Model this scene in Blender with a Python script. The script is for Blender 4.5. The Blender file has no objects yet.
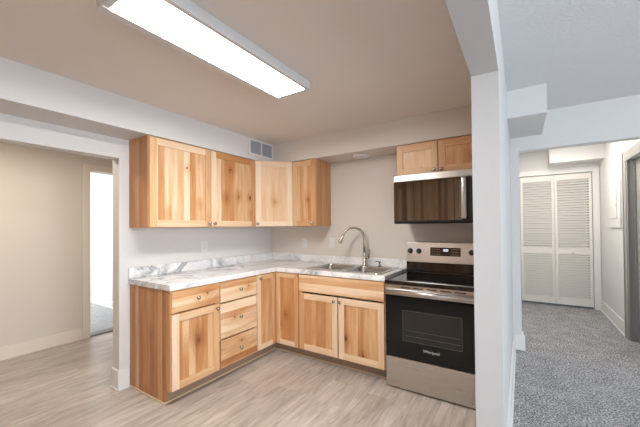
import bpy, bmesh, math, random
from mathutils import Vector, Matrix
random.seed(7)
PI = math.pi
S = bpy.context.scene
COL = S.collection

# ------------------------------------------------------------------ camera
cd = bpy.data.cameras.new('camera')
cam = bpy.data.objects.new('camera', cd); COL.objects.link(cam)
YAW, PITCH, ROLL, F = 0.5600480, 0.0114735, -0.0093009, 305.451
fw = Vector((-math.sin(YAW)*math.cos(PITCH), math.cos(YAW)*math.cos(PITCH), math.sin(PITCH)))
r0 = Vector((math.cos(YAW), math.sin(YAW), 0)); u0 = r0.cross(fw)
cr, sr = math.cos(ROLL), math.sin(ROLL)
rt = cr*r0 + sr*u0; up = -sr*r0 + cr*u0
cam.matrix_world = Matrix(((rt.x, up.x, -fw.x, 2.8786), (rt.y, up.y, -fw.y, -3.1068),
                           (rt.z, up.z, -fw.z, 1.3531), (0, 0, 0, 1)))
cd.sensor_fit = 'HORIZONTAL'; cd.sensor_width = 36.0
cd.lens = F/640*36.0
cd.shift_x = -9.995/640; cd.shift_y = 9.622/640
cd.clip_start = 0.02
S.camera = cam

# ------------------------------------------------------------------ world, daylight, exposure
S.view_settings.view_transform = 'Standard'
S.view_settings.look = 'None'
S.view_settings.gamma = 1.0
S.view_settings.use_curve_mapping = False
S.view_settings.exposure = 0.15
S.cycles.use_denoising = True
S.cycles.max_bounces = 10
S.cycles.diffuse_bounces = 6
w = bpy.data.worlds.new('sky'); S.world = w; w.use_nodes = True
wn = w.node_tree.nodes; bg = wn['Background']
sky = wn.new('ShaderNodeTexSky'); sky.sky_type = 'HOSEK_WILKIE'
w.node_tree.links.new(sky.outputs[0], bg.inputs[0]); bg.inputs[1].default_value = 0.6

def area(name, loc, direction, sx, sy, power, color):
    ld = bpy.data.lights.new(name, 'AREA'); ld.shape = 'RECTANGLE'; ld.size = sx; ld.size_y = sy
    ld.energy = power; ld.color = color
    o = bpy.data.objects.new(name, ld); COL.objects.link(o); o.location = loc
    o.rotation_euler = Vector(direction).to_track_quat('-Z', 'Y').to_euler()
    return o
DAY = (0.86, 0.93, 1.0)
area('daylight_living_rear', (5.4, -6.35, 1.45), (0, 1, 0.0), 2.6, 1.7, 62, DAY)
area('daylight_living_side', (6.9, -3.0, 1.45), (-1, 0, 0.0), 2.6, 1.7, 165, DAY)
area('daylight_side_room', (-4.8, -2.2, 1.5), (1, 0.2, -0.1), 1.8, 1.6, 95, (0.95, 0.97, 1.0))
area('passage_ceiling_light', (-0.72, -2.45, 2.32), (0, 0, -1), 0.3, 0.3, 17, (1.0, 0.86, 0.70))
pl = bpy.data.lights.new('hall_ceiling_light', 'POINT'); pl.energy = 13; pl.color = (1.0, 0.95, 0.87); pl.shadow_soft_size = 0.09
po = bpy.data.objects.new('hall_ceiling_light', pl); COL.objects.link(po); po.location = (2.95, 1.22, 2.32)

area('hall_carpet_fill', (3.3, 2.05, 2.57), (0, 0, -1), 0.3, 0.3, 20, (1.0, 0.93, 0.84))  # added fill that brightens the hall carpet, not a second fixture

# ------------------------------------------------------------------ material helpers
def mat(name, color=(0.8, 0.8, 0.8), rough=0.5, metal=0.0, spec=0.5):
    m = bpy.data.materials.new(name); m.use_nodes = True
    b = m.node_tree.nodes['Principled BSDF']
    b.inputs['Base Color'].default_value = (*color, 1); b.inputs['Roughness'].default_value = rough
    b.inputs['Metallic'].default_value = metal; b.inputs['Specular IOR Level'].default_value = spec
    return m
class NT:
    def __init__(s, m): s.t = m.node_tree; s.n = s.t.nodes; s.b = s.n['Principled BSDF']
    def new(s, kind, **kw):
        n = s.n.new(kind)
        for k, v in kw.items(): setattr(n, k, v)
        return n
    def link(s, a, b): s.t.links.new(a, b)
    def val(s, sock, v):
        if hasattr(v, 'is_linked') or hasattr(v, 'links'): s.link(v, sock)
        else: sock.default_value = v
    def math(s, op, a, b=0.0, c=0.0):
        n = s.new('ShaderNodeMath', operation=op); s.val(n.inputs[0], a); s.val(n.inputs[1], b)
        if op in ('MULTIPLY_ADD', 'SMOOTH_MIN'): s.val(n.inputs[2], c)
        return n.outputs[0]
    def comb(s, x, y, z=0.0):
        n = s.new('ShaderNodeCombineXYZ')
        for i, v in enumerate((x, y, z)): s.val(n.inputs[i], v)
        return n.outputs[0]
    def sep(s, v):
        n = s.new('ShaderNodeSeparateXYZ'); s.link(v, n.inputs[0]); return n.outputs
    def noise(s, vec, scale=1.0, detail=3.0, rough=0.5, dist=0.0):
        n = s.new('ShaderNodeTexNoise'); s.link(vec, n.inputs['Vector'])
        n.inputs['Scale'].default_value = scale; n.inputs['Detail'].default_value = detail
        n.inputs['Roughness'].default_value = rough; n.inputs['Distortion'].default_value = dist
        return n.outputs[0]
    def ramp(s, fac, stops, interp='LINEAR'):
        n = s.new('ShaderNodeValToRGB'); n.color_ramp.interpolation = interp; el = n.color_ramp.elements
        while len(el) < len(stops): el.new(0.5)
        for e, (p, c) in zip(el, stops): e.position = p; e.color = (*c, 1) if len(c) == 3 else c
        s.link(fac, n.inputs[0]); return n.outputs[0]
    def mix(s, fac, a, b, blend='MIX'):
        n = s.new('ShaderNodeMix', data_type='RGBA', blend_type=blend)
        s.val(n.inputs[0], fac)
        for i, v in ((6, a), (7, b)):
            if isinstance(v, tuple): n.inputs[i].default_value = (*v, 1)
            else: s.link(v, n.inputs[i])
        return n.outputs[2]
    def bump(s, h, strength=0.2, dist=0.01):
        n = s.new('ShaderNodeBump'); n.inputs['Strength'].default_value = strength
        n.inputs['Distance'].default_value = dist; s.link(h, n.inputs['Height'])
        s.link(n.outputs[0], s.b.inputs['Normal'])
    def obj(s): return s.new('ShaderNodeTexCoord').outputs['Object']
    def base(s, c): s.link(c, s.b.inputs['Base Color'])

def paint(name, color, rough=0.6, tex=0.0, scale=120.0):
    m = mat(name, color, rough, spec=0.3)
    if tex:
        t = NT(m); t.bump(t.noise(t.obj(), scale, 4.0, 0.6), tex, 0.01)
    return m
M = {}
M['wall'] = paint('wall_paint', (0.66, 0.655, 0.65), 0.6, 0.05, 160)
M['wall_beige'] = paint('back_wall_paint', (0.68, 0.635, 0.585), 0.6, 0.05, 160)
M['wall_dimmed'] = paint('divider_dimmed_paint', (0.55, 0.55, 0.55), 0.6)  # wall paint darkened: shade on the pillar and beam put into the colour
M['wall_warm'] = paint('passage_paint', (0.67, 0.615, 0.55), 0.6)
M['ceiling'] = paint('kitchen_ceiling_paint', (0.735, 0.68, 0.635), 0.7)
M['ceiling_tex'] = paint('textured_ceiling_paint', (0.73, 0.735, 0.74), 0.8, 1.0, 60)
M['trim'] = paint('trim_paint', (0.74, 0.735, 0.725), 0.35)
M['trim_warm'] = paint('passage_trim_paint', (0.76, 0.69, 0.61), 0.4)
M['casing_grey'] = paint('grey_trim_paint', (0.33, 0.325, 0.31), 0.4)
M['door_white'] = paint('bifold_door_paint', (0.74, 0.715, 0.68), 0.45)
M['plastic'] = mat('white_plastic', (0.74, 0.74, 0.74), 0.35)
M['dark_slot'] = mat('dark_slot', (0.02, 0.02, 0.02), 0.6)
M['vent'] = mat('vent_louver_paint', (0.40, 0.44, 0.49), 0.5)

def hickory(name='hickory'):
    m = mat(name, (0.6, 0.4, 0.2), 0.38, spec=0.4); t = NT(m)
    uv = t.new('ShaderNodeUVMap').outputs[0]; x, y, _ = t.sep(uv)
    def at(a): return t.new('ShaderNodeAttribute', attribute_name=a).outputs['Fac']
    tone, amp, seed = at('tone'), at('amp'), at('seed')
    sv = t.math('MULTIPLY', seed, 13.7)
    kd = t.math('SQRT', t.math('ADD', t.math('POWER', t.math('DIVIDE', x, 0.013), 2), t.math('POWER', t.math('DIVIDE', y, 0.018), 2)))
    kf = t.math('DIVIDE', 1.0, t.math('ADD', 1.0, t.math('MULTIPLY', t.math('MULTIPLY', kd, kd), 0.13)))     # 1 at the knot, fading out
    x0_ = x
    x = t.math('MULTIPLY', x, t.math('SUBTRACT', 1.0, t.math('MULTIPLY', kf, 0.55)))                          # grain bends round it
    warp = t.noise(t.comb(t.math('MULTIPLY', x, 3), t.math('MULTIPLY', y, 2.2), sv), 1.0, 2.0)
    xw = t.math('ADD', x, t.math('MULTIPLY', t.math('SUBTRACT', warp, 0.5), 0.06))
    cell = t.math('FLOOR', t.math('ADD', t.math('DIVIDE', x0_, 0.058), t.math('MULTIPLY', seed, 3.31)))
    wn_ = t.new('ShaderNodeTexWhiteNoise', noise_dimensions='2D')
    t.link(t.comb(cell, sv), wn_.inputs['Vector'])
    rnd = t.math('SUBTRACT', wn_.outputs[0], 0.5)
    v = t.math('MULTIPLY_ADD', rnd, t.math('MULTIPLY', amp, 1.55), tone)
    streak = t.noise(t.comb(t.math('MULTIPLY', xw, 26), t.math('MULTIPLY', y, 1.6), sv), 1.0, 3.0, 0.6)
    v = t.math('MULTIPLY_ADD', t.math('SUBTRACT', streak, 0.5), t.math('MULTIPLY_ADD', amp, 0.75, 0.40), v)
    fine = t.noise(t.comb(t.math('MULTIPLY', xw, 210), t.math('MULTIPLY', y, 5), sv), 1.0, 2.0, 0.6)
    v = t.math('MULTIPLY_ADD', t.math('SUBTRACT', fine, 0.5), 0.22, v)
    # knots: sparse dark ovals with a brown halo
    vo = t.new('ShaderNodeTexVoronoi', voronoi_dimensions='3D', feature='F1')
    t.link(t.comb(t.math('MULTIPLY', xw, 6.0), t.math('MULTIPLY', y, 3.6), sv), vo.inputs['Vector'])
    vo.inputs['Scale'].default_value = 1.0
    pick = t.math('GREATER_THAN', t.sep(vo.outputs['Color'])[0], 0.60)
    d = t.math('ADD', vo.outputs['Distance'], t.math('MULTIPLY', t.math('SUBTRACT', fine, 0.5), 0.06))
    halo = t.math('MULTIPLY', pick, t.ramp(d, [(0.05, (1, 1, 1)), (0.40, (0, 0, 0))]))
    core = t.math('MULTIPLY', pick, t.ramp(d, [(0.06, (1, 1, 1)), (0.13, (0, 0, 0))]))
    v = t.math('MULTIPLY_ADD', halo, t.math('MULTIPLY_ADD', amp, 0.45, 0.04), v)
    v = t.math('MULTIPLY_ADD', kf, 0.30, v)
    core = t.math('MAXIMUM', core, t.ramp(t.math('ADD', kd, t.math('MULTIPLY', fine, 0.8)), [(0.85, (1, 1, 1)), (1.25, (0, 0, 0))]))
    col = t.ramp(v, [(0.0, (0.80, 0.63, 0.45)), (0.28, (0.68, 0.43, 0.235)), (0.58, (0.52, 0.245, 0.095)),
                     (0.85, (0.33, 0.13, 0.05)), (1.0, (0.19, 0.07, 0.025))])
    col = t.mix(t.math('MULTIPLY', core, t.math('MULTIPLY_ADD', amp, 1.2, 0.3)), col, (0.06, 0.025, 0.012))
    t.base(col); t.bump(fine, 0.04, 0.002)
    return m
M['wood'] = hickory()

def marble():
    m = mat('marble_laminate', (0.8, 0.8, 0.8), 0.22, spec=0.5); t = NT(m); o = t.obj()
    wv = t.noise(o, 2.4, 5.0, 0.6, 1.2)
    vein = t.math('ABSOLUTE', t.math('SUBTRACT', wv, 0.5))
    big = t.ramp(vein, [(0.0, (1, 1, 1)), (0.018, (0.45, 0.45, 0.45)), (0.075, (0, 0, 0))])
    mask = t.ramp(t.noise(o, 1.6, 2.0), [(0.38, (0, 0, 0)), (0.58, (1, 1, 1))])
    wv2 = t.noise(o, 6.5, 5.0, 0.65, 1.5)
    sm = t.ramp(t.math('ABSOLUTE', t.math('SUBTRACT', wv2, 0.5)), [(0.0, (0.55, 0.55, 0.55)), (0.05, (0, 0, 0))])
    cloud = t.ramp(t.noise(o, 3.2, 4.0), [(0.35, (0.88, 0.88, 0.875)), (0.65, (0.76, 0.765, 0.77))])
    c = t.mix(t.math('MULTIPLY', t.math('MULTIPLY', big, mask), 0.95), cloud, (0.24, 0.26, 0.29))
    c = t.mix(t.math('MULTIPLY', sm, 0.5), c, (0.36, 0.38, 0.41))
    t.base(c); return m
M['marble'] = marble()

def vinyl():
    m = mat('vinyl_plank', (0.5, 0.45, 0.4), 0.33, spec=0.45); t = NT(m); x, y, _ = t.sep(t.obj())
    row = t.math('FLOOR', t.math('DIVIDE', x, 0.18))
    w1 = t.new('ShaderNodeTexWhiteNoise', noise_dimensions='1D'); t.link(row, w1.inputs['W'])
    yy = t.math('ADD', y, t.math('MULTIPLY', w1.outputs[0], 1.22))
    pl = t.math('FLOOR', t.math('DIVIDE', yy, 1.22))
    w2 = t.new('ShaderNodeTexWhiteNoise', noise_dimensions='2D'); t.link(t.comb(row, pl), w2.inputs['Vector'])
    r = w2.outputs[0]; rs = t.math('MULTIPLY', r, 31)
    g = t.noise(t.comb(t.math('MULTIPLY', x, 24), t.math('MULTIPLY', y, 3.4), rs), 1.0, 4.0, 0.55, 0.8)
    g2 = t.noise(t.comb(t.math('MULTIPLY', x, 120), t.math('MULTIPLY', y, 5), rs), 1.0, 2.0)
    v = t.math('ADD', t.math('MULTIPLY', g, 1.0), t.math('MULTIPLY', r, 0.18))
    v = t.math('MULTIPLY_ADD', t.math('SUBTRACT', g2, 0.5), 0.18, v)
    c = t.ramp(v, [(0.30, (0.275, 0.235, 0.202)), (0.56, (0.42, 0.372, 0.328)), (0.82, (0.565, 0.515, 0.47))])
    fx = t.math('FRACT', t.math('DIVIDE', x, 0.18)); fy = t.math('FRACT', t.math('DIVIDE', yy, 1.22))
    seam = t.math('MAXIMUM', t.math('LESS_THAN', fx, 0.014), t.math('LESS_THAN', fy, 0.0025))
    c = t.mix(t.math('MULTIPLY', seam, 0.45), c, (0.13, 0.105, 0.085))
    t.base(c); t.bump(g2, 0.05, 0.002); return m
M['vinyl'] = vinyl()

def carpet(name, dark, mid, light):
    m = mat(name, mid, 0.95, spec=0.1); t = NT(m); o = t.obj()
    n = t.noise(o, 75, 3.0, 0.75); n2 = t.noise(o, 7, 2.0)
    v = t.math('MULTIPLY_ADD', t.math('SUBTRACT', n2, 0.5), 0.12, n)
    t.base(t.ramp(v, [(0.36, dark), (0.5, mid), (0.64, light)])); t.bump(n, 0.9, 0.012); return m
M['carpet'] = carpet('grey_carpet', (0.075, 0.075, 0.08), (0.30, 0.298, 0.305), (0.70, 0.69, 0.70))
M['carpet_pale'] = carpet('pale_carpet', (0.30, 0.31, 0.32), (0.45, 0.46, 0.47), (0.6, 0.6, 0.6))

def steel(name, color=(0.60, 0.585, 0.565), rough=0.3, axis=0):
    m = mat(name, color, rough, 1.0); t = NT(m); x, y, z = t.sep(t.obj())
    sc = [t.math('MULTIPLY', q, 3.0 if i == axis else 350.0) for i, q in enumerate((x, y, z))]
    n = t.noise(t.comb(*sc), 1.0, 2.0)
    t.link(t.math('MULTIPLY_ADD', n, 0.16, rough - 0.08), t.b.inputs['Roughness']); return m
M['steel'] = steel('stainless_steel')
M['sink_steel'] = steel('sink_steel', (0.50, 0.485, 0.47), 0.26)
M['nickel'] = mat('brushed_nickel', (0.47, 0.45, 0.42), 0.27, 1.0)
M['black_glass'] = mat('black_glass', (0.010, 0.010, 0.011), 0.05, spec=0.5)
M['oven_glass'] = mat('oven_door_glass', (0.008, 0.008, 0.008), 0.05, spec=0.28)
M['mirror_glass'] = mat('dark_mirror_glass', (0.010, 0.010, 0.011), 0.03, spec=0.5)
M['mirror_glass'].node_tree.nodes['Principled BSDF'].inputs['IOR'].default_value = 2.5
M['oven_window'] = mat('oven_window_glass', (0.030, 0.029, 0.027), 0.08, spec=0.28)
M['black'] = mat('black_enamel', (0.022, 0.022, 0.023), 0.3)
M['black_matte'] = mat('black_matte', (0.02, 0.02, 0.02), 0.65)
M['panel_black'] = mat('control_glass', (0.035, 0.022, 0.015), 0.12)
M['rack'] = mat('oven_rack_steel', (0.15, 0.145, 0.14), 0.4, 0.6)
M['badge'] = mat('badge_silver', (0.75, 0.75, 0.75), 0.35, 0.3)
M['button'] = mat('button_print', (0.33, 0.25, 0.18), 0.5)
M['alu'] = mat('fixture_frame_paint', (0.62, 0.63, 0.64), 0.4)
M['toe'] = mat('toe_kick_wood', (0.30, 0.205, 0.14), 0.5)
M['shoe'] = mat('pale_shoe_moulding', (0.62, 0.47, 0.33), 0.5)
M['threshold'] = mat('dark_threshold', (0.10, 0.075, 0.06), 0.4)
def emit(name, color, s):
    m = mat(name, (0.8, 0.8, 0.8), 0.5); b = m.node_tree.nodes['Principled BSDF']
    b.inputs['Emission Color'].default_value = (*color, 1); b.inputs['Emission Strength'].default_value = s; return m
M['lamp'] = emit('lit_diffuser', (1.0, 0.97, 0.93), 45.0)
M['display'] = emit('lit_display', (0.55, 0.68, 1.0), 0.8)

# ------------------------------------------------------------------ mesh builder
class MB:
    def __init__(s): s.v = []; s.f = []; s.uv = []; s.att = []; s.sm = []
    def poly(s, verts, faces, uvf=None, att=(0.4, 0.0, 0.0), smooth=False):
        o = len(s.v); s.v += [Vector(p) for p in verts]; s.att += [att]*len(verts)
        for f in faces:
            s.f.append([o+i for i in f]); s.sm.append(smooth)
            s.uv.append([(uvf(Vector(verts[i]), f) if uvf else (0, 0)) for i in f])
    def box(s, x0, x1, y0, y1, z0, z1, grain=2, tone=0.4, amp=0.0, seed=None, kn=None):
        V = [(x, y, z) for x in (x0, x1) for y in (y0, y1) for z in (z0, z1)]
        F = [(0, 1, 3, 2), (4, 6, 7, 5), (0, 4, 5, 1), (2, 3, 7, 6), (0, 2, 6, 4), (1, 5, 7, 3)]
        N = [0, 0, 1, 1, 2, 2]
        seed = random.random()*9 if seed is None else seed
        o = len(s.v); s.v += [Vector(p) for p in V]; s.att += [(tone, amp, seed)]*8
        ou, ov = 3+random.random()*5, 3+random.random()*5
        for f, n in zip(F, N):
            axes = [a for a in (0, 1, 2) if a != n]
            if grain in axes: av = grain; au = [a for a in axes if a != grain][0]
            else: au, av = axes
            if kn and n == 1: ou, ov = -kn[0 if au == 0 else 1], -kn[0 if av == 0 else 1]
            s.f.append([o+i for i in f]); s.sm.append(False)
            s.uv.append([(V[i][au]+ou, V[i][av]+ov) for i in f])
    def rings(s, rings, caps=True, smooth=True, closed=True):
        o = len(s.v); n = len(rings[0])
        for r in rings: s.v += [Vector(p) for p in r]
        s.att += [(0.4, 0, 0)]*(n*len(rings))
        for k in range(len(rings)-1):
            for i in range(n if closed else n-1):
                j = (i+1) % n
                s.f.append([o+k*n+i, o+k*n+j, o+(k+1)*n+j, o+(k+1)*n+i]); s.uv.append([(0, 0)]*4); s.sm.append(smooth)
        if caps:
            s.f.append([o+i for i in range(n)][::-1]); s.uv.append([(0, 0)]*n); s.sm.append(False)
            e = o+(len(rings)-1)*n
            s.f.append([e+i for i in range(n)]); s.uv.append([(0, 0)]*n); s.sm.append(False)
    def lathe(s, prof, origin=(0, 0, 0), axis=(0, 0, 1), n=16, caps=True):
        q = Vector((0, 0, 1)).rotation_difference(Vector(axis)); o = Vector(origin)
        s.rings([[o + q @ Vector((r*math.cos(2*PI*i/n), r*math.sin(2*PI*i/n), h)) for i in range(n)] for r, h in prof], caps)
    def tube(s, pts, rad, n=12):
        pts = [Vector(p) for p in pts]; rr = rad if isinstance(rad, (list, tuple)) else [rad]*len(pts)
        up_ = None; R = []
        for i, p in enumerate(pts):
            d = (pts[min(i+1, len(pts)-1)] - pts[max(i-1, 0)]).normalized()
            if up_ is None:
                up_ = d.orthogonal().normalized()
            up_ = (up_ - d*up_.dot(d)).normalized(); sd = d.cross(up_)
            R.append([p + rr[i]*(math.cos(2*PI*k/n)*up_ + math.sin(2*PI*k/n)*sd) for k in range(n)])
        s.rings(R)
    def build(s, name, m, parent=None, bevel=0.0, seg=2):
        me = bpy.data.meshes.new(name); me.from_pydata([tuple(v) for v in s.v], [], s.f)
        uvl = me.uv_layers.new(name='UVMap'); li = 0
        for p, uvs in zip(me.polygons, s.uv):
            for k in range(len(uvs)): uvl.data[p.loop_start+k].uv = uvs[k]
        for i, nm in enumerate(('tone', 'amp', 'seed')):
            a = me.attributes.new(nm, 'FLOAT', 'POINT'); a.data.foreach_set('value', [q[i] for q in s.att])
        me.polygons.foreach_set('use_smooth', s.sm)
        if s.need_normals():
            bm = bmesh.new(); bm.from_mesh(me); bmesh.ops.recalc_face_normals(bm, faces=bm.faces); bm.to_mesh(me); bm.free()
        me.materials.append(m); o = bpy.data.objects.new(name, me); COL.objects.link(o)
        if parent: o.parent = parent
        if bevel:
            b = o.modifiers.new('edge', 'BEVEL'); b.width = bevel; b.segments = seg; b.limit_method = 'ANGLE'; b.angle_limit = 0.7
        return o
    def need_normals(s): return True

def tag(o, label, cat, group=None):
    o['label'] = label; o['category'] = cat
    if group: o['group'] = group
    return o
def thing(name, label, cat, loc=(0, 0, 0), rotz=0.0, group=None):
    o = bpy.data.objects.new(name, None); COL.objects.link(o); o.location = loc; o.rotation_euler = (0, 0, rotz)
    o.empty_display_size = 0.1
    return tag(o, label, cat, group)
def struct(name, m, boxes, bevel=0.0):
    b = MB()
    for bx in boxes: b.box(*bx)
    o = b.build(name, m, None, bevel); o['kind'] = 'structure'; return o
def arc(c, r, a0, a1, n): return [(c[0]+r*math.cos(a0+(a1-a0)*i/n), c[1]+r*math.sin(a0+(a1-a0)*i/n)) for i in range(n+1)]
def rrect(x0, x1, y0, y1, r, n=5):
    return (arc((x1-r, y1-r), r, 0, PI/2, n) + arc((x0+r, y1-r), r, PI/2, PI, n) +
            arc((x0+r, y0+r), r, PI, 1.5*PI, n) + arc((x1-r, y0+r), r, 1.5*PI, 2*PI, n))

# ------------------------------------------------------------------ the room shell
ZC, ZL, ZH = 2.36, 2.55, 2.60          # kitchen, living and hall ceilings
X1, X2, YP, YW = 2.650, 2.785, -1.24, 0.80   # divider wall and the wall with the hall opening
struct('floor', M['vinyl'], [(-1.72, X1, -4.4, 0.0, -0.05, 0.0)])
struct('floor_carpet', M['carpet'], [(X1, 7.1, -6.5, 3.3, -0.05, 0.0)])
struct('floor_side_room', M['carpet_pale'], [(-5.2, -1.72, -3.6, -0.55, -0.05, 0.004)])
struct('ceiling', M['ceiling'], [(-0.115, X1, -4.4, 0.12, ZC, ZC+0.24)])
struct('ceiling_living', M['ceiling_tex'], [(X1, 7.1, -6.5, YW, ZL, ZL+0.1)])
struct('ceiling_hall', M['wall'], [(2.7, 5.4, YW+0.12, 3.35, ZH, ZH+0.1)])
struct('ceiling_passage', M['wall_warm'], [(-1.86, -0.115, -4.4, 0.12, 2.36, 2.46)])
YJ = -1.868                              # jamb of the opening in the left wall
struct('wall_left', M['wall'], [(-0.115, 0, YJ, 0.12, 0, ZC), (-0.115, 0, -3.5, YJ, 1.95, ZC), (-0.115, 0, -4.4, -3.5, 0, ZC)])
struct('wall_back', M['wall_beige'], [(0, X1, 0, 0.12, 0, ZC)])
struct('wall_divider', M['wall_dimmed'], [(X1, X2, YP, YW+0.12, 0, 2.6)])
struct('ceiling_beam', M['wall_dimmed'], [(X1, X2, -4.4, YP, 2.185, 2.6)])
struct('wall_rear', M['wall'], [(-1.86, X2, -4.52, -4.4, 0, 2.6)])
struct('wall_living', M['wall'], [(X2-.135, X2, -6.5, -4.4, 0, 2.6), (X2, 3.95, -6.62, -6.5, 0, 2.6), (6.85, 7.1, -6.62, -6.5, 0, 2.6),
                                  (3.95, 6.85, -6.62, -6.5, 0, 0.55), (3.95, 6.85, -6.62, -6.5, 2.35, 2.6),
                                  (7.1, 7.22, -6.62, -4.35, 0, 2.6), (7.1, 7.22, -1.65, YW+.12, 0, 2.6),
                                  (7.1, 7.22, -4.35, -1.65, 0, 0.55), (7.1, 7.22, -4.35, -1.65, 2.35, 2.6)])
struct('wall_hall_opening', M['wall'], [(X2, 2.865, YW, YW+0.12, 0, 2.6), (2.865, 3.945, YW, YW+0.12, 2.157, 2.6), (3.945, 7.1, YW, YW+0.12, 0, 2.6)])
# soffits above the wall cabinets
struct('wall_soffit_left', M['wall'], [(0.0, 0.325, -4.4, 0.0, 2.117, ZC)])
struct('wall_soffit_back', M['wall_beige'], [(0.325, X1, -0.325, 0.0, 2.117, ZC)])
struct('wall_duct_box', M['wall'], [(X2, 3.075, 0.05, YW, 2.305, ZL)])
# passage on the left, with a doorway to a bright room
XH = -1.72
struct('wall_passage', M['wall_warm'], [(XH-0.14, XH, -4.4, -1.456, 0, 2.36), (XH-0.14, XH, -1.456, -0.69, 2.085, 2.36), (XH-0.14, XH, -0.69, 0.12, 0, 2.36),
                                        (XH, -0.115, -0.30, -0.18, 0, 2.36)])
struct('wall_side_room', M['wall'], [(-5.2, XH-0.14, -0.66, -0.54, 0, 2.4), (-5.32, -5.2, -3.6, -0.54, 0, 2.4), (-5.2, XH-0.14, -3.7, -3.6, 0, 2.4)])
struct('ceiling_side_room', M['wall'], [(-5.2, XH-0.14, -3.6, -0.54, 2.4, 2.5)])
# hall behind the living room
XR, YH = 3.93, 3.2
struct('wall_hall_left', M['wall'], [(2.70, X2, YW+0.12, YH+0.12, 0, ZH)])
struct('wall_hall_back', M['wall'], [(X2, 2.862, YH, YH+0.12, 0, ZH), (3.838, XR+0.12, YH, YH+0.12, 0, ZH), (2.862, 3.838, YH, YH+0.12, 2.19, ZH),
                                     (2.862, 3.838, YH+0.5, YH+0.55, 0, ZH)])
struct('wall_hall_right', M['wall'], [(XR, XR+0.12, 1.775, YH, 0, ZH), (XR, XR+0.12, 0.965, 1.775, 2.10, ZH), (XR, XR+0.12, YW+0.12, 0.965, 0, ZH)])
struct('wall_duct_bulkhead', M['wall'], [(3.27, XR, 2.86, YH, 2.33, ZH)])
# baseboards: a flat board with a thin cap line and a little shoe
def baseboard(name, segs, h=0.165, m='trim'):
    b = MB()
    for (x0, x1, y0, y1, sx, sy) in segs:            # sx, sy: direction the face looks
        b.box(x0, x1, y0, y1, 0, h)
        if sx: b.box(x1 if sx > 0 else x0-0.01, x1+0.01 if sx > 0 else x0, y0, y1, 0, 0.016)
        if sy: b.box(x0, x1, y1 if sy > 0 else y0-0.01, y1+0.01 if sy > 0 else y0, 0, 0.016)
    o = b.build(name, M[m], None, 0.002); o['kind'] = 'structure'; return o
T = 0.015
baseboard('baseboard_left', [(0, T, YJ-T, -1.796, 1, 0), (-0.115, 0, YJ-T, YJ, 0, -1)])
bp = MB(); bp.box(XH, XH+T, -4.4, -1.537, 0, 0.135); bp.box(XH+T, XH+T+0.01, -4.4, -1.537, 0, 0.016)
o = bp.build('baseboard_passage', M['trim_warm'], None, 0.002); o['kind'] = 'structure'
baseboard('baseboard_divider', [(X2, X2+T, YP-T, YW-T, 1, 0), (X1, X2, YP-T, YP, 0, -1)])
baseboard('baseboard_opening', [(X2+T, 2.895, YW-T, YW, 0, -1), (2.865, 2.88, YW, YW+0.12, 1, 0)])
baseboard('baseboard_hall', [(XR-T, XR, 1.862, YH-0.02, -1, 0)])
baseboard('baseboard_side_room', [(-5.2, XH-0.14, -0.66-T, -0.66, 0, -1)], 0.11)
# casings
struct('trim_1', M['trim_warm'], [(XH, XH+0.018, -1.536, -1.456, 0, 2.165), (XH, XH+0.018, -1.456, -0.61, 2.085, 2.165)], 0.003)
struct('trim_2', M['threshold'], [(XH-0.14, XH+0.01, -1.456, -0.69, 0.0, 0.012)], 0.003)
struct('trim_3', M['trim'], [(3.838, 3.921, YH-0.016, YH, 0, 2.275), (2.80, 3.838, YH-0.016, YH, 2.19, 2.275)], 0.003)
struct('trim_4', M['casing_grey'], [(XR-0.018, XR, 1.745, 1.86, 0, 2.20), (XR-0.018, XR, 0.965, 1.745, 2.085, 2.20),
                                    (XR, XR+0.12, 1.735, 1.774, 0, 2.099), (XR-0.026, XR-0.018, 1.83, 1.86, 0, 2.20),
                                    (XR-0.010, XR, 1.72, 1.745, 0, 2.085), (XR+0.05, XR+0.065, 1.715, 1.735, 0, 2.099)], 0.003)
# grey door standing in the right wall of the hall
dm = MB(); dm.box(XR+0.066, XR+0.10, 0.967, 1.73, 0.012, 2.09)
o = dm.build('door_3', M['casing_grey'], None, 0.002); o['kind'] = 'structure'

# louvered bifold closet doors
def bifold(name, x0, x1, knob_x=None):
    b = MB(); z0, z1 = 0.036, 2.18; y0, y1 = YH+0.012, YH+0.042; st = 0.034
    b.box(x0, x0+st, y0, y1, z0, z1); b.box(x1-st, x1, y0, y1, z0, z1)
    for za, zb in ((z0, 0.135), (0.86, 0.955), (2.085, z1)): b.box(x0+st, x1-st, y0, y1, za, zb)
    for za, zb, n in ((0.135, 0.86, 17), (0.955, 2.085, 27)):
        p = (zb-za)/n
        for i in range(n):
            zc = za + p*(i+0.5); h = p*0.37
            V = [(x, y0+0.004+dy, zc+dz) for x in (x0+st, x1-st) for dy, dz in ((-0.004, -h), (0.003, -h), (0.030, h), (0.023, h))]
            b.poly(V, [(0, 1, 2, 3), (7, 6, 5, 4), (0, 4, 5, 1), (1, 5, 6, 2), (2, 6, 7, 3), (3, 7, 4, 0)])
    o = b.build(name, M['door_white']); o['kind'] = 'structure'
    if knob_x:
        k = MB(); k.lathe([(0.009, 0), (0.009, 0.012), (0.02, 0.02), (0.022, 0.03), (0.014, 0.037)], (knob_x, y0, 0.905), (0, -1, 0)); k.build('knob', M['door_white'], o)
    return o
bifold('door_1', 2.868, 3.345)
bifold('door_2', 3.351, 3.831, 3.585)

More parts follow.
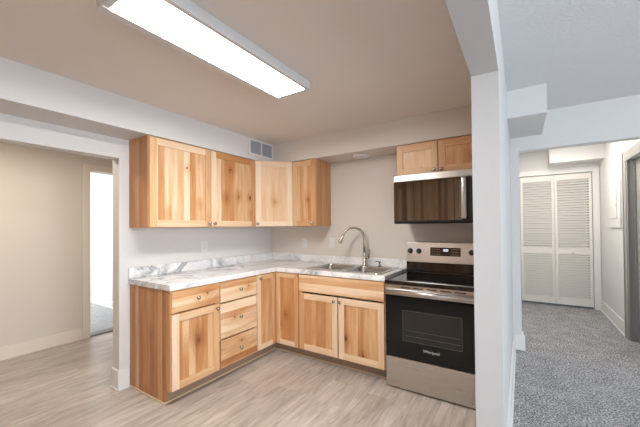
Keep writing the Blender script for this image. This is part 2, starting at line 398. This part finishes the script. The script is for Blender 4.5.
# window frames behind the camera, where the daylight comes in
def window(name, boxes):
    struct(name, M['trim'], boxes)
window('window_1', [(3.95, 6.85, -6.58, -6.50, 0.55, 0.62), (3.95, 6.85, -6.58, -6.50, 2.28, 2.35), (3.95, 4.02, -6.58, -6.5, .62, 2.28), (6.78, 6.85, -6.58, -6.5, .62, 2.28), (5.36, 5.44, -6.58, -6.5, .62, 2.28)])
window('window_2', [(7.1, 7.18, -4.35, -1.65, 0.55, 0.62), (7.1, 7.18, -4.35, -1.65, 2.28, 2.35), (7.1, 7.18, -4.35, -4.28, .62, 2.28), (7.1, 7.18, -1.72, -1.65, .62, 2.28), (7.1, 7.18, -3.04, -2.96, .62, 2.28)])

# ------------------------------------------------------------------ cabinets
WOOD = M['wood']
def knob(parent, x, y, z, axis=(0, -1, 0)):
    k = MB(); k.lathe([(0.007, 0), (0.006, 0.014), (0.015, 0.019), (0.0165, 0.025), (0.011, 0.031), (0.003, 0.033)], (x, y, z), axis, 14)
    return k.build('knob', M['nickel'], parent)
def shaker(parent, x0, x1, z0, z1, yf, kn=None, tones=(0.25, 0.25, 0.2, 0.25), ptone=0.35, pamp=0.7, seed=None, th=0.02, st=0.058, knot_at=None):
    """door in local axes: front at y=yf (towards -y); tones: left stile, right stile, top rail, bottom rail"""
    b = MB(); yb = yf+th
    b.box(x0, x0+st, yf, yb, z0, z1, 2, tones[0], 0.06); b.box(x1-st, x1, yf, yb, z0, z1, 2, tones[1], 0.06)
    b.box(x0+st, x1-st, yf, yb, z1-st, z1, 0, tones[2], 0.06); b.box(x0+st, x1-st, yf, yb, z0, z0+st, 0, tones[3], 0.06)
    b.box(x0+st-0.002, x1-st+0.002, yf+0.009, yb-0.001, z0+st-0.002, z1-st+0.002, 2, ptone, pamp, seed, (x0+(x1-x0)*knot_at[0], z0+(z1-z0)*knot_at[1]) if knot_at else None)
    d = b.build('door', WOOD, parent, 0.0015)
    if kn: knob(d, kn[0], yf, kn[1])
    return d
def drawer(parent, x0, x1, z0, z1, yf, tone=0.4, amp=0.35, seed=None, kn=True, knot_at=None):
    b = MB(); b.box(x0, x1, yf, yf+0.02, z0, z1, 0, tone, amp, seed, (x0+(x1-x0)*knot_at[0], z0+(z1-z0)*knot_at[1]) if knot_at else None); d = b.build('drawer_front', WOOD, parent, 0.003)
    if kn: knob(d, (x0+x1)/2, yf, (z0+z1)/2)
    return d
BD, FY = 0.61, -0.63           # base depth and the plane of the door fronts (local y)
def base_carcass(t, W, end=False, hollow=False):
    b = MB()
    if hollow:
        b.box(0.001, 0.017, -BD+0.019, -0.003, 0.11, 0.875, 2, 0.5, 0.1); b.box(W-0.017, W-0.001, -BD+0.019, -0.003, 0.11, 0.875, 2, 0.5, 0.1)
        b.box(0.017, W-0.017, -BD+0.019, -0.003, 0.11, 0.128, 0, 0.5, 0.1); b.box(0.017, W-0.017, -0.010, -0.003, 0.128, 0.875, 2, 0.5, 0.1)
    else: b.box(0.019 if end else 0.001, W-0.001, -BD+0.019, -0.003, 0.11, 0.875, 2, 0.5, 0.1); b.build('body', WOOD, t)
    b = MB(); s = 0.019 if end else 0.001
    b.box(s, s+0.035, -BD, -BD+0.019, 0.11, 0.875, 2, 0.42, 0.1); b.box(W-0.036, W-0.001, -BD, -BD+0.019, 0.11, 0.875, 2, 0.42, 0.1)
    b.box(s+0.035, W-0.036, -BD, -BD+0.019, 0.84, 0.875, 0, 0.42, 0.1); b.box(s+0.035, W-0.036, -BD, -BD+0.019, 0.11, 0.145, 0, 0.42, 0.1)
    b.build('face_frame', WOOD, t)
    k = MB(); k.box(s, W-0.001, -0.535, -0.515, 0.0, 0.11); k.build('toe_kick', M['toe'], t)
Y0, Y1_, Y2_ = -1.788, -1.349, -0.905
# end cabinet
t = thing('base_cabinet', 'hickory base cabinet with one drawer over one door, at the left end of the counter', 'cabinet', (0.002, Y0, 0), PI/2)
W = Y1_-Y0; base_carcass(t, W, True)
b = MB()
pr = [(0, 0), (-0.535, 0), (-0.535, 0.11), (-BD, 0.11), (-BD, 0.875), (0, 0.875)]     # end panel with a toe notch
o_ = (1.3, 2.1)
b.poly([(0.0, y-0.003 if y == 0 else y, z) for y, z in pr] + [(0.0185, y-0.003 if y == 0 else y, z) for y, z in pr],
       [tuple(range(6)), tuple(range(11, 5, -1))] + [(i, (i+1) % 6, (i+1) % 6+6, i+6) for i in range(6)],
       lambda p, f: (p.y+p.x+o_[0], p.z+o_[1]), (0.60, 0.24, 2.2))
b.build('side_panel', WOOD, t)
drawer(t, 0.006, W-0.006, 0.705, 0.868, FY, 0.36, 0.5, 4.2, knot_at=(0.72, 0.62))
shaker(t, 0.006, W-0.006, 0.115, 0.690, FY, (W-0.035, 0.655), (0.04, 0.34, 0.22, 0.34), 0.44, 0.30, 2.9, knot_at=(0.55, 0.55))
# drawer cabinet
t = thing('drawer_cabinet', 'hickory base cabinet with a stack of three drawers', 'cabinet', (0.002, Y1_, 0), PI/2)
W = Y2_-Y1_; base_carcass(t, W)
drawer(t, 0.006, W-0.006, 0.690, 0.868, FY, 0.38, 0.5, 1.7, knot_at=(0.76, 0.55))
drawer(t, 0.006, W-0.006, 0.370, 0.678, FY, 0.18, 0.45, 6.3, knot_at=(0.36, 0.52))
drawer(t, 0.006, W-0.006, 0.115, 0.358, FY, 0.46, 0.5, 3.9, knot_at=(0.55, 0.74))
# corner cabinet with a folding pair of doors
XC = 0.935
t = thing('corner_base_cabinet', 'hickory corner base cabinet with two narrow doors folding inwards', 'cabinet', (0, 0, 0))
b = MB(); b.box(0.003, BD, Y2_+0.001, -0.003, 0.11, 0.875, 2, 0.45, 0.1); b.box(BD, XC-0.001, -BD, -0.003, 0.11, 0.875, 2, 0.45, 0.1); b.build('body', WOOD, t)
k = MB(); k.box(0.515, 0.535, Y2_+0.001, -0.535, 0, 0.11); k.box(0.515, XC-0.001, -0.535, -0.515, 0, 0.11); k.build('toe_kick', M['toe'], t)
def shaker_x(parent, y0, y1, z0, z1, xf, kn, tones, ptone, pamp):
    d = shaker(parent, 0, y1-y0, z0, z1, 0.0, kn, tones, ptone, pamp, st=0.048)
    d.location = (xf, y0, 0); d.rotation_euler = (0, 0, PI/2); return d
shaker_x(t, Y2_+0.006, -0.634, 0.115, 0.868, 0.63, (0.03, 0.835), (0.08, 0.45, 0.35, 0.14), 0.50, 0.15)
shaker(t, 0.634, XC-0.006, 0.115, 0.868, FY, None, (0.28, 0.42, 0.28, 0.12), 0.50, 0.2, st=0.048, knot_at=(0.42, 0.42))
# sink base
XS = 1.874
t = thing('sink_base_cabinet', 'hickory sink base cabinet with a false drawer panel above a pair of doors', 'cabinet', (XC, 0, 0))
W = XS-XC; base_carcass(t, W, hollow=True)
d = drawer(t, 0.006, W-0.006, 0.700, 0.868, FY, 0.18, 0.4, 8.1, False); d.name = 'false_drawer_front'
shaker(t, 0.012, W/2-0.010, 0.115, 0.682, FY, (W/2-0.038, 0.645), (0.42, 0.10, 0.12, 0.06), 0.48, 0.20)
shaker(t, W/2+0.004, W-0.010, 0.115, 0.682, FY, (W/2+0.032, 0.645), (0.02, 0.14, 0.06, 0.06), 0.44, 0.38, 3.0, knot_at=(0.55, 0.13))
# pale shoe moulding along the floor
struct('trim_5', M['shoe'], [(0.0, 0.535, Y0-0.010, Y0-0.001, 0, 0.014), (0.535, 0.545, Y0-0.010, -0.535, 0, 0.014), (0.545, XS-0.004, -0.545, -0.535, 0, 0.014)], 0.003)

# wall cabinets
UZ, UT = 1.36, 2.115
UD, UF = 0.308, -0.328
def wall_carcass(t, x0, x1, z0, z1, lt=0.5, rt_=0.5):
    b = MB(); b.box(x0+0.016, x1-0.016, -UD+0.018, -0.003, z0, z1, 2, 0.45, 0.1); b.build('body', WOOD, t)
    for xa, xb, tn in ((x0, x0+0.016, lt), (x1-0.016, x1, rt_)):
        b = MB(); b.box(xa, xb, -UD+0.018, -0.003, z0-0.001, z1, 2, tn, 0.08); b.build('side_panel', WOOD, t)
    b = MB()
    b.box(x0, x0+0.038, -UD, -UD+0.018, z0, z1, 2, 0.40, 0.05); b.box(x1-0.038, x1, -UD, -UD+0.018, z0, z1, 2, 0.40, 0.05)
    b.box(x0+0.038, x1-0.038, -UD, -UD+0.018, z1-0.035, z1, 0, 0.4, 0.05); b.box(x0+0.038, x1-0.038, -UD, -UD+0.018, z0, z0+0.035, 0, 0.4, 0.05)
    b.build('face_frame', WOOD, t)
t = thing('wall_cabinet', 'wide two-door hickory wall cabinet on the left wall beside the opening', 'cabinet', (0, -1.79, 0), PI/2)
W = 1.79-0.622; wall_carcass(t, 0, W, UZ, UT, 0.60)
shaker(t, 0.004, 0.579, UZ+0.004, UT-0.012, UF, (0.556, UZ+0.035), (0.33, 0.40, 0.06, 0.22), 0.28, 0.60, 5.6, knot_at=(0.58, 0.72))
shaker(t, 0.586, W-0.004, UZ+0.004, UT-0.012, UF, (0.613, UZ+0.035), (0.04, 0.45, 0.55, 0.10), 0.34, 0.5, 9.4, knot_at=(0.42, 0.80))
# diagonal corner cabinet
t = thing('corner_wall_cabinet', 'diagonal one-door corner wall cabinet in pale pinkish hickory under the vent', 'cabinet', (0, 0, 0))
foot = [(0.003, -0.003), (0.003, -0.619), (UD, -0.619), (0.619, -UD), (0.619, -0.003)]
b = MB(); n = 5
b.poly([(x, y, UZ) for x, y in foot] + [(x, y, UT) for x, y in foot], [tuple(range(n))[::-1], tuple(range(n, 2*n))] + [(i, (i+1) % n, (i+1) % n+n, i+n) for i in range(n)],
       lambda p, f: (p.x-p.y, p.z), (0.12, 0.06, 1.0)); b.build('body', WOOD, t)
Ld = math.hypot(0.619-UD, 0.619-UD)
d = shaker(t, 0.012, Ld-0.012, UZ+0.004, UT-0.012, -0.020, (0.035, UZ+0.035), (0.03, 0.03, 0.10, 0.06), 0.17, 0.14, 7.7, knot_at=(0.52, 0.38))
d.location = (UD, -0.619, 0); d.rotation_euler = (0, 0, PI/4)
t = thing('wall_cabinet', 'narrow one-door hickory wall cabinet on the back wall left of the sink', 'cabinet', (0.622, 0, 0))
W = 0.324; wall_carcass(t, 0, W, UZ, UT, 0.4, 0.52)
shaker(t, 0.008, W-0.004, UZ+0.004, UT-0.012, UF, (W-0.034, UZ+0.035), (0.22, 0.42, 0.30, 0.35), 0.45, 0.3, 1.2, knot_at=(0.66, 0.40))
t = thing('wall_cabinet', 'short two-door hickory wall cabinet above the microwave', 'cabinet', (1.882, 0, 0))
W = 0.762; wall_carcass(t, 0, W, 1.817, UT, 0.5, 0.5)
shaker(t, 0.006, W/2-0.004, 1.821, UT-0.016, UF, (W/2-0.033, 1.847), (0.32, 0.30, 0.28, 0.28), 0.22, 0.15, 3.3)
shaker(t, W/2+0.004, W-0.006, 1.821, UT-0.016, UF, (W/2+0.033, 1.847), (0.42, 0.42, 0.45, 0.40), 0.48, 0.22, 4.9, knot_at=(0.72, 0.40))

# tall pantry cabinets on the opposite wall, which the microwave door mirrors
for i in range(3):
    W = 0.76
    t = thing('pantry_cabinet', 'tall two-door hickory pantry cabinet mirrored in the microwave door', 'cabinet', (2.58-0.765*i, -4.395, 0), PI, 'pantry cabinets on the opposite wall')
    b = MB(); b.box(0.001, W, -0.60, -0.002, 0.11, 2.345, 2, 0.5, 0.1); b.build('body', WOOD, t)
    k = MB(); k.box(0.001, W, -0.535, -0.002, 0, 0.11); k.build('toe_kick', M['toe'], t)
    shaker(t, 0.006, W/2-0.003, 0.115, 2.34, -0.621, (W/2-0.035, 1.05), ptone=0.5, pamp=0.7, tones=(0.4, 0.45, 0.4, 0.4))
    shaker(t, W/2+0.003, W-0.006, 0.115, 2.34, -0.621, (W/2+0.035, 1.05), ptone=0.5, pamp=0.7, tones=(0.4, 0.45, 0.4, 0.4))

# ------------------------------------------------------------------ countertop, sink, faucet
CT = 0.921
t = thing('countertop', 'L-shaped white countertop with grey marble veins and low backsplash', 'countertop', (0, 0, 0))
b = MB(); ZB = 0.878; YE = -1.800; XE = 1.876
SX0, SX1, SY0, SY1 = 0.985, 1.785, -0.525, -0.085          # cut-out
b.box(0.003, 0.60, YE, -0.003, ZB, CT); b.box(0.60, SX0, -0.60, -0.003, ZB, CT); b.box(SX1, XE, -0.60, -0.003, ZB, CT)
b.box(SX0, SX1, -0.60, SY0, ZB, CT); b.box(SX0, SX1, SY1, -0.003, ZB, CT)
def nose(f0, f1):       # rounded front edge
    r = 0.012
    prof = [(0.0, ZB), (0.037, ZB)] + [(0.037-r+r*math.cos(a), CT-r+r*math.sin(a)) for a in [i*PI/12 for i in range(7)]] + [(0.0, CT)]
    b.rings([[f0(o, z) for o, z in prof], [f1(o, z) for o, z in prof]], True, False)
nose(lambda o, z: (0.598+o, YE, z), lambda o, z: (0.598+o, -0.598-o, z))
nose(lambda o, z: (0.598+o, -0.598-o, z), lambda o, z: (XE, -0.598-o, z))
b.build('worktop', M['marble'], t)
b = MB(); b.box(0.003, 0.022, YE, -0.003, CT, 1.012); b.build('backsplash', M['marble'], t, 0.003)
b = MB(); b.box(0.022, 0.510, -0.022, -0.003, CT, 1.012); b.box(0.511, XE, -0.022, -0.003, CT, 1.004); b.build('backsplash', M['marble'], t, 0.003)

t = thing('kitchen_sink', 'stainless double-bowl drop-in sink set in the marble-look countertop', 'sink', (1.385, -0.305, CT))
def loop_z(l, z): return [(x, y, z) for x, y in l]
sx, sy = 0.425, 0.262
bowls = [(-0.388, -0.020, -0.205, 0.165), (0.020, 0.388, -0.205, 0.165)]
bm = bmesh.new(); loops = [rrect(-sx, sx, -sy, sy, 0.05, 6)] + [rrect(*q, 0.055, 6) for q in bowls]
eds = []
for l in loops:
    vs = [bm.verts.new((x, y, 0.006)) for x, y in l]
    eds += [bm.edges.new((vs[i], vs[(i+1) % len(vs)])) for i in range(len(vs))]
bmesh.ops.triangle_fill(bm, edges=eds, use_beauty=True, use_dissolve=False)
outer = [v for v in bm.verts if abs(v.co.x) > sx-0.051 and abs(v.co.y) > sy-0.051 or abs(abs(v.co.x)-sx) < 1e-4 or abs(abs(v.co.y)-sy) < 1e-4]
be = [e for e in bm.edges if e.is_boundary and all(v in outer for v in e.verts)]
r_ = bmesh.ops.extrude_edge_only(bm, edges=be)
for v in [g for g in r_['geom'] if isinstance(g, bmesh.types.BMVert)]: v.co.z = 0.0; v.co.x *= 1.006; v.co.y *= 1.01
bmesh.ops.recalc_face_normals(bm, faces=bm.faces)
me = bpy.data.meshes.new('rim'); bm.to_mesh(me); bm.free(); me.materials.append(M['sink_steel'])
o = bpy.data.objects.new('rim', me); COL.objects.link(o); o.parent = t
for q in bowls:
    b = MB(); R = []
    for dz, ins, r in ((0.0065, -0.001, 0.056), (-0.006, 0.003, 0.054), (-0.12, 0.012, 0.05), (-0.155, 0.02, 0.05), (-0.168, 0.04, 0.045), (-0.172, 0.075, 0.04)):
        R.append(loop_z(rrect(q[0]+ins, q[1]-ins, q[2]+ins, q[3]-ins, r, 6), dz))
    b.rings(R, False); e = len(b.v)-len(R[0])
    b.f.append([e+i for i in range(len(R[0]))]); b.uv.append([(0, 0)]*len(R[0])); b.sm.append(False)
    bo = b.build('basin', M['sink_steel'], t)
    cx, cy = (q[0]+q[1])/2, (q[2]+q[3])/2
    b = MB(); b.lathe([(0.045, -0.1715), (0.045, -0.1690), (0.034, -0.1685), (0.032, -0.1705)], (cx, cy, 0), n=20); b.build('drain', M['nickel'], bo)
fx, fy, fz = 1.428, -0.092, CT+0.0065
t = thing('kitchen_faucet', 'brushed nickel gooseneck pull-down faucet standing behind the sink bowls', 'faucet', (fx, fy, fz))
b = MB(); b.lathe([(0.028, 0), (0.028, 0.006), (0.022, 0.012), (0.020, 0.13), (0.019, 0.137), (0.014, 0.142)], n=18); b.build('body', M['nickel'], t)
dx, dy = -0.77, -0.638; RR = 0.122; H = 0.290
pts = [(0, 0, 0.135), (0, 0, 0.22), (0, 0, H)]
for i in range(1, 15):
    a = PI*i/14*0.90; q = RR*(1-math.cos(a)); pts.append((dx*q, dy*q, H+RR*math.sin(a)))
b = MB(); b.tube(pts, 0.0135, 14); b.build('spout', M['nickel'], t)
p1 = Vector(pts[-1]); dd = (Vector(pts[-1])-Vector(pts[-2])).normalized()
b = MB(); b.tube([p1-dd*0.005, p1+dd*0.01, p1+dd*0.045, p1+dd*0.075, p1+dd*0.085], [0.014, 0.016, 0.0185, 0.023, 0.021], 14); b.build('spray_head', M['nickel'], t)
b = MB(); b.tube([(0.012, 0, 0.085), (0.05, 0, 0.088)], [0.013, 0.013], 12); b.tube([(0.048, 0, 0.086), (0.056, -0.002, 0.12), (0.066, -0.004, 0.175)], [0.010, 0.008, 0.007], 10); b.build('handle', M['nickel'], t)
t = thing('soap_dispenser', 'small nickel soap dispenser on the back ledge of the sink, right of the faucet', 'dispenser', (1.600, -0.085, fz))
b = MB(); b.lathe([(0.018, 0), (0.018, 0.012), (0.010, 0.016), (0.010, 0.04)], n=14); b.build('base', M['nickel'], t)
b = MB(); b.lathe([(0.014, 0.04), (0.014, 0.055), (0.006, 0.058)], n=14); b.tube([(0, 0, 0.05), (-0.03, -0.025, 0.052), (-0.04, -0.033, 0.044)], 0.006, 8); b.build('pump', M['nickel'], t)

# ------------------------------------------------------------------ range
RX, RW = 1.889, 0.757
t = thing('electric_range', 'freestanding stainless electric range with black glass oven door', 'oven', (RX, -0.004, 0))
b = MB(); b.box(0, RW, -0.62, -0.02, 0.03, 0.864); b.build('body', M['black'], t)
for x in (0.04, RW-0.04):
    for y in (-0.58, -0.07):
        b = MB(); b.lathe([(0.018, 0), (0.018, 0.012), (0.012, 0.016), (0.012, 0.03)], (x, y, 0), n=10); b.build('foot', M['black'], t)
b = MB(); b.box(-0.002, RW+0.002, -0.655, -0.075, 0.865, 0.897); b.build('cooktop', M['black_glass'], t, 0.004)
b = MB()
V = [(x, y, z) for x in (0, RW) for y, z in ((-0.075, 0.8975), (-0.010, 0.8975), (-0.010, 0.995), (-0.070, 0.995))]
b.poly(V, [(0, 1, 2, 3), (7, 6, 5, 4), (0, 4, 5, 1), (1, 5, 6, 2), (2, 6, 7, 3), (3, 7, 4, 0)]); b.build('backguard_base', M['black_glass'], t)
b = MB(); BA = -0.072; BB = -0.040
V = [(x, y, z) for x in (-0.001, RW+0.001) for y, z in ((BA, 0.996), (-0.010, 0.996), (-0.010, 1.192), (BB-0.002, 1.192), (BB-0.005, 1.185))]
b.poly(V, [(0, 1, 2, 3, 4), (9, 8, 7, 6, 5)] + [(i, (i+1) % 5, (i+1) % 5+5, i+5) for i in range(5)])
bgd = b.build('backguard', M['steel'], t, 0.003)
def on_bg(z, out=0.0): return BA + (BB-0.005-BA)*(z-0.996)/(1.185-0.996) - out
def bg_box(x0, x1, z0, z1, m, name, out, parent=bgd):
    b = MB(); V = [(x, y, z) for x in (x0, x1) for y, z in ((on_bg(z0, out), z0), (on_bg(z0, -0.004), z0), (on_bg(z1, -0.004), z1), (on_bg(z1, out), z1))]
    b.poly(V, [(0, 1, 2, 3), (7, 6, 5, 4), (0, 4, 5, 1), (1, 5, 6, 2), (2, 6, 7, 3), (3, 7, 4, 0)]); return b.build(name, m, parent)
cp = bg_box(0.232, 0.508, 1.062, 1.142, M['panel_black'], 'control_panel', 0.002)
b = MB()
V = [(x, on_bg(z, 0.003), z) for x in (0.352, 0.398) for z in (1.106, 1.128)]; b.poly(V, [(0, 2, 3, 1)])
b.build('display', M['display'], cp)
for i in range(4):
    for j in range(3):
        for x in (0.246+i*0.022, 0.424+i*0.020):
            bg_box(x, x+0.010, 1.074+j*0.024, 1.081+j*0.024, M['button'], 'button', 0.003, cp)
for x in (0.036, 0.121, 0.601, 0.686):
    z = 1.102; b = MB(); ax = Vector((0, -1, 0.17)).normalized()
    b.lathe([(0.026, 0), (0.026, 0.006), (0.021, 0.01), (0.019, 0.028), (0.015, 0.031)], (x, on_bg(z), z), ax, 18); k = b.build('knob', M['black'], bgd)
    b = MB(); b.lathe([(0.030, 0.0), (0.030, 0.003), (0.027, 0.004)], (x, on_bg(z), z), ax, 20); b.build('knob_ring', M['steel'], k)
# vent panel, door, handle, drawer
b = MB(); b.box(0.002, RW-0.002, -0.648, -0.62, 0.829, 0.864); vp = b.build('vent_trim', M['steel'], t, 0.002)
b = MB()
for i in range(5): b.box(0.135+i*0.105, 0.215+i*0.105, -0.6495, -0.64, 0.843, 0.851)
b.build('vent_slots', M['dark_slot'], vp)
b = MB(); b.box(0.002, RW-0.002, -0.652, -0.62, 0.270, 0.777); od = b.build('oven_door', M['oven_glass'], t, 0.003)
b = MB(); b.box(0.002, RW-0.002, -0.654, -0.62, 0.778, 0.827); b.build('door_top_trim', M['steel'], od, 0.003)
wz0, wz1 = 0.412, 0.662
b = MB(); b.box(0.150, 0.605, -0.6535, -0.64, wz0, wz1); ow = b.build('oven_window', M['oven_window'], od)
for z in (0.500, 0.455):
    b = MB(); b.box(0.165, 0.590, -0.6545, -0.650, z, z+0.003); b.build('oven_rack', M['rack'], ow)
b = MB(); bars = [(0.150, 0.605, wz1-0.003, wz1), (0.150, 0.605, wz0, wz0+0.003), (0.150, 0.1525, wz0+0.003, wz1-0.003), (0.6025, 0.605, wz0+0.003, wz1-0.003)]
for xa, xb, za, zb in bars: b.box(xa, xb, -0.6542, -0.650, za, zb)
b.build('window_border', M['rack'], ow)
b = MB(); R = []
for x in (0.020, RW-0.020): R.append([(x, -0.695+0.010*math.cos(a), 0.813+0.015*math.sin(a)) for a in [2*PI*i/14 for i in range(14)]])
b.rings(R)
for x in (0.05, RW-0.05): b.box(x-0.012, x+0.012, -0.690, -0.652, 0.803, 0.823)
b.build('handle', M['steel'], od)
b = MB(); b.box(0.002, RW-0.002, -0.650, -0.62, 0.014, 0.264); b.build('storage_drawer', M['steel'], t, 0.004)
def text(s, size, loc, m, parent, name):
    c = bpy.data.curves.new(name, 'FONT'); c.body = s; c.size = size; c.extrude = 0.0006; c.align_x = 'CENTER'; c.align_y = 'CENTER'
    tmp = bpy.data.objects.new(name, c); COL.objects.link(tmp)
    dg = bpy.context.evaluated_depsgraph_get(); me = bpy.data.meshes.new_from_object(tmp.evaluated_get(dg))
    bpy.data.objects.remove(tmp); me.materials.clear(); me.materials.append(m)
    o = bpy.data.objects.new(name, me); COL.objects.link(o); o.parent = parent; o.location = loc; o.rotation_euler = (PI/2, 0, 0); return o
text('Whirlpool', 0.030, (0.378, -0.6530, 0.358), M['badge'], od, 'brand_lettering')

# ------------------------------------------------------------------ microwave
MX, MW, MZ0, MZ1 = 1.882, 0.764, 1.372, 1.815
t = thing('microwave', 'black glass over-the-range microwave with a stainless top strip', 'microwave', (MX, -0.004, 0))
b = MB(); b.box(0.004, MW-0.004, -0.375, 0, MZ0+0.012, MZ1); b.build('body', M['black'], t, 0.003)
b = MB()
V = [(x, y, z) for x in (0, MW) for y, z in ((-0.375, MZ0), (-0.385, MZ0), (-0.400, MZ0+0.018), (-0.400, MZ0+0.026), (-0.375, MZ0+0.026))]
b.poly(V, [(0, 1, 2, 3, 4), (9, 8, 7, 6, 5)] + [(i, (i+1) % 5, (i+1) % 5+5, i+5) for i in range(5)]); b.build('bottom_trim', M['black'], t)
b = MB(); b.box(0, MW, -0.402, -0.376, MZ1-0.060, MZ1-0.001); b.build('top_trim', M['steel'], t, 0.004)
b = MB(); b.box(0.001, 0.580, -0.400, -0.376, MZ0+0.027, MZ1-0.061); md = b.build('door', M['mirror_glass'], t, 0.002)
b = MB(); b.box(0.582, MW-0.001, -0.398, -0.376, MZ0+0.027, MZ1-0.061); b.build('control_panel', M['black'], t, 0.002)
b = MB(); R = []
for z in (MZ0+0.035, MZ0+0.05, MZ1-0.08, MZ1-0.065):
    k = 0.016 if MZ0+0.04 < z < MZ1-0.07 else 0.013
    R.append([(0.603+k*1.25*math.cos(a), -0.432+0.6*k*math.sin(a), z) for a in [2*PI*i/14 for i in range(14)]])
b.rings(R)
for z in (MZ0+0.06, MZ1-0.09): b.box(0.593, 0.613, -0.428, -0.398, z-0.012, z+0.012)
b.build('handle', M['steel'], t)

# ------------------------------------------------------------------ fixtures
# fluorescent style panel fixture on the kitchen ceiling
t = thing('ceiling_light', 'long white rectangular ceiling light fixture, switched on', 'ceiling light', (1.505, -1.96, ZC))
hx, y0, y1, zb = 0.150, -0.570, 0.570, -0.060
b = MB()
b.box(-hx-0.022, -hx+0.026, y0, y1, zb, 0); b.box(hx-0.030, hx, y0, y1, zb, 0); b.box(-hx+0.030, hx-0.030, y0, y0+0.03, zb, 0); b.box(-hx+0.030, hx-0.030, y1-0.03, y1, zb, 0)
b.build('frame', M['alu'], t, 0.004)
b = MB(); b.box(-hx+0.0265, hx-0.0305, y0+0.0305, y1-0.0305, zb+0.004, zb+0.012); b.build('diffuser', M['lamp'], t)
# disc light under the soffit
t = thing('recessed_light', 'small round white disc light under the soffit above the sink', 'ceiling light', (1.435, -0.165, 2.117))
b = MB(); b.lathe([(0.082, 0), (0.084, -0.016), (0.076, -0.026), (0.064, -0.026)], n=32); b.build('trim_ring', M['plastic'], t)
b = MB(); b.lathe([(0.063, -0.018), (0.063, -0.024), (0.03, -0.027), (0.002, -0.028)], n=32); b.build('lens', M['plastic'], t)
# air vent in the soffit
t = thing('air_vent', 'white wall air vent with two grey louvred halves in the soffit corner', 'vent', (0.325, -0.72, 2.165), PI/2)
W, H = 0.385, 0.185; b = MB(); f = 0.022
for bx in ((0, W, 0, f), (0, W, H-f, H), (0, f, f, H-f), (W-f, W, f, H-f), (W/2-0.010, W/2+0.010, f, H-f)): b.box(bx[0], bx[1], -0.010, 0, bx[2], bx[3])
b.build('frame', M['plastic'], t, 0.002)
for xa, xb in ((f, W/2-0.010), (W/2+0.010, W-f)):
    b = MB(); n = 13
    b.box(xa, xb, -0.002, -0.0005, f, H-f)
    for i in range(n):
        x = xa + (xb-xa)*(i+0.5)/n; b.box(x-0.0025, x+0.0025, -0.009, -0.002, f, H-f)
    for i in range(1, 6): z = f+(H-2*f)*i/6; b.box(xa, xb, -0.0075, -0.002, z-0.002, z+0.002)
    b.build('louvers', M['vent'], t)
# outlets
def outlet(name, label, loc, rz, switch=False):
    t = thing(name, label, 'outlet' if not switch else 'switch', loc, rz)
    b = MB(); b.box(-0.037, 0.037, -0.006, -0.0005, -0.059, 0.059); p = b.build('cover_plate', M['plastic'], t, 0.003)
    if switch:
        b = MB(); b.box(-0.016, 0.016, -0.009, -0.005, -0.032, 0.032); b.build('rocker', M['trim'], t, 0.002)
    else:
        for z in (-0.02, 0.02):
            b = MB(); b.rings([[(x, -0.0085, y+z) for x, y in rrect(-0.017, 0.017, -0.014, 0.014, 0.008)], [(x, -0.005, y+z) for x, y in rrect(-0.017, 0.017, -0.014, 0.014, 0.008)]]); r = b.build('receptacle', M['trim'], t)
            b = MB(); b.box(-0.008, -0.006, -0.0088, -0.008, z-0.002, z+0.007); b.box(0.006, 0.008, -0.0088, -0.008, z-0.002, z+0.007); b.build('slot', M['dark_slot'], r)
outlet('wall_outlet', 'white double outlet on the left wall above the counter', (0, -1.055, 1.155), PI/2)
outlet('wall_outlet', 'white outlet on the back wall below the narrow wall cabinet', (0.545, 0, 1.150), 0)
outlet('light_switch', 'white wall switch plate on the back wall left of the faucet', (0.955, 0, 1.155), 0, True)
# breaker panel in the hall
t = thing('electrical_panel', 'white electrical panel cover on the right wall of the hall', 'electrical panel', (XR, 2.265, 1.305), -PI/2)
W, H = 0.265, 0.62
b = MB()
b.box(-W, W, -0.020, -0.0005, 0, H); p = b.build('cover', M['wall'], t, 0.003)
b = MB(); b.box(-W+0.10, W-0.12, -0.027, -0.021, 0.12, H-0.13); d = b.build('panel_door', M['wall'], t, 0.002)
b = MB(); b.box(W-0.150, W-0.135, -0.032, -0.027, 0.26, 0.32); b.build('latch', M['alu'], d)
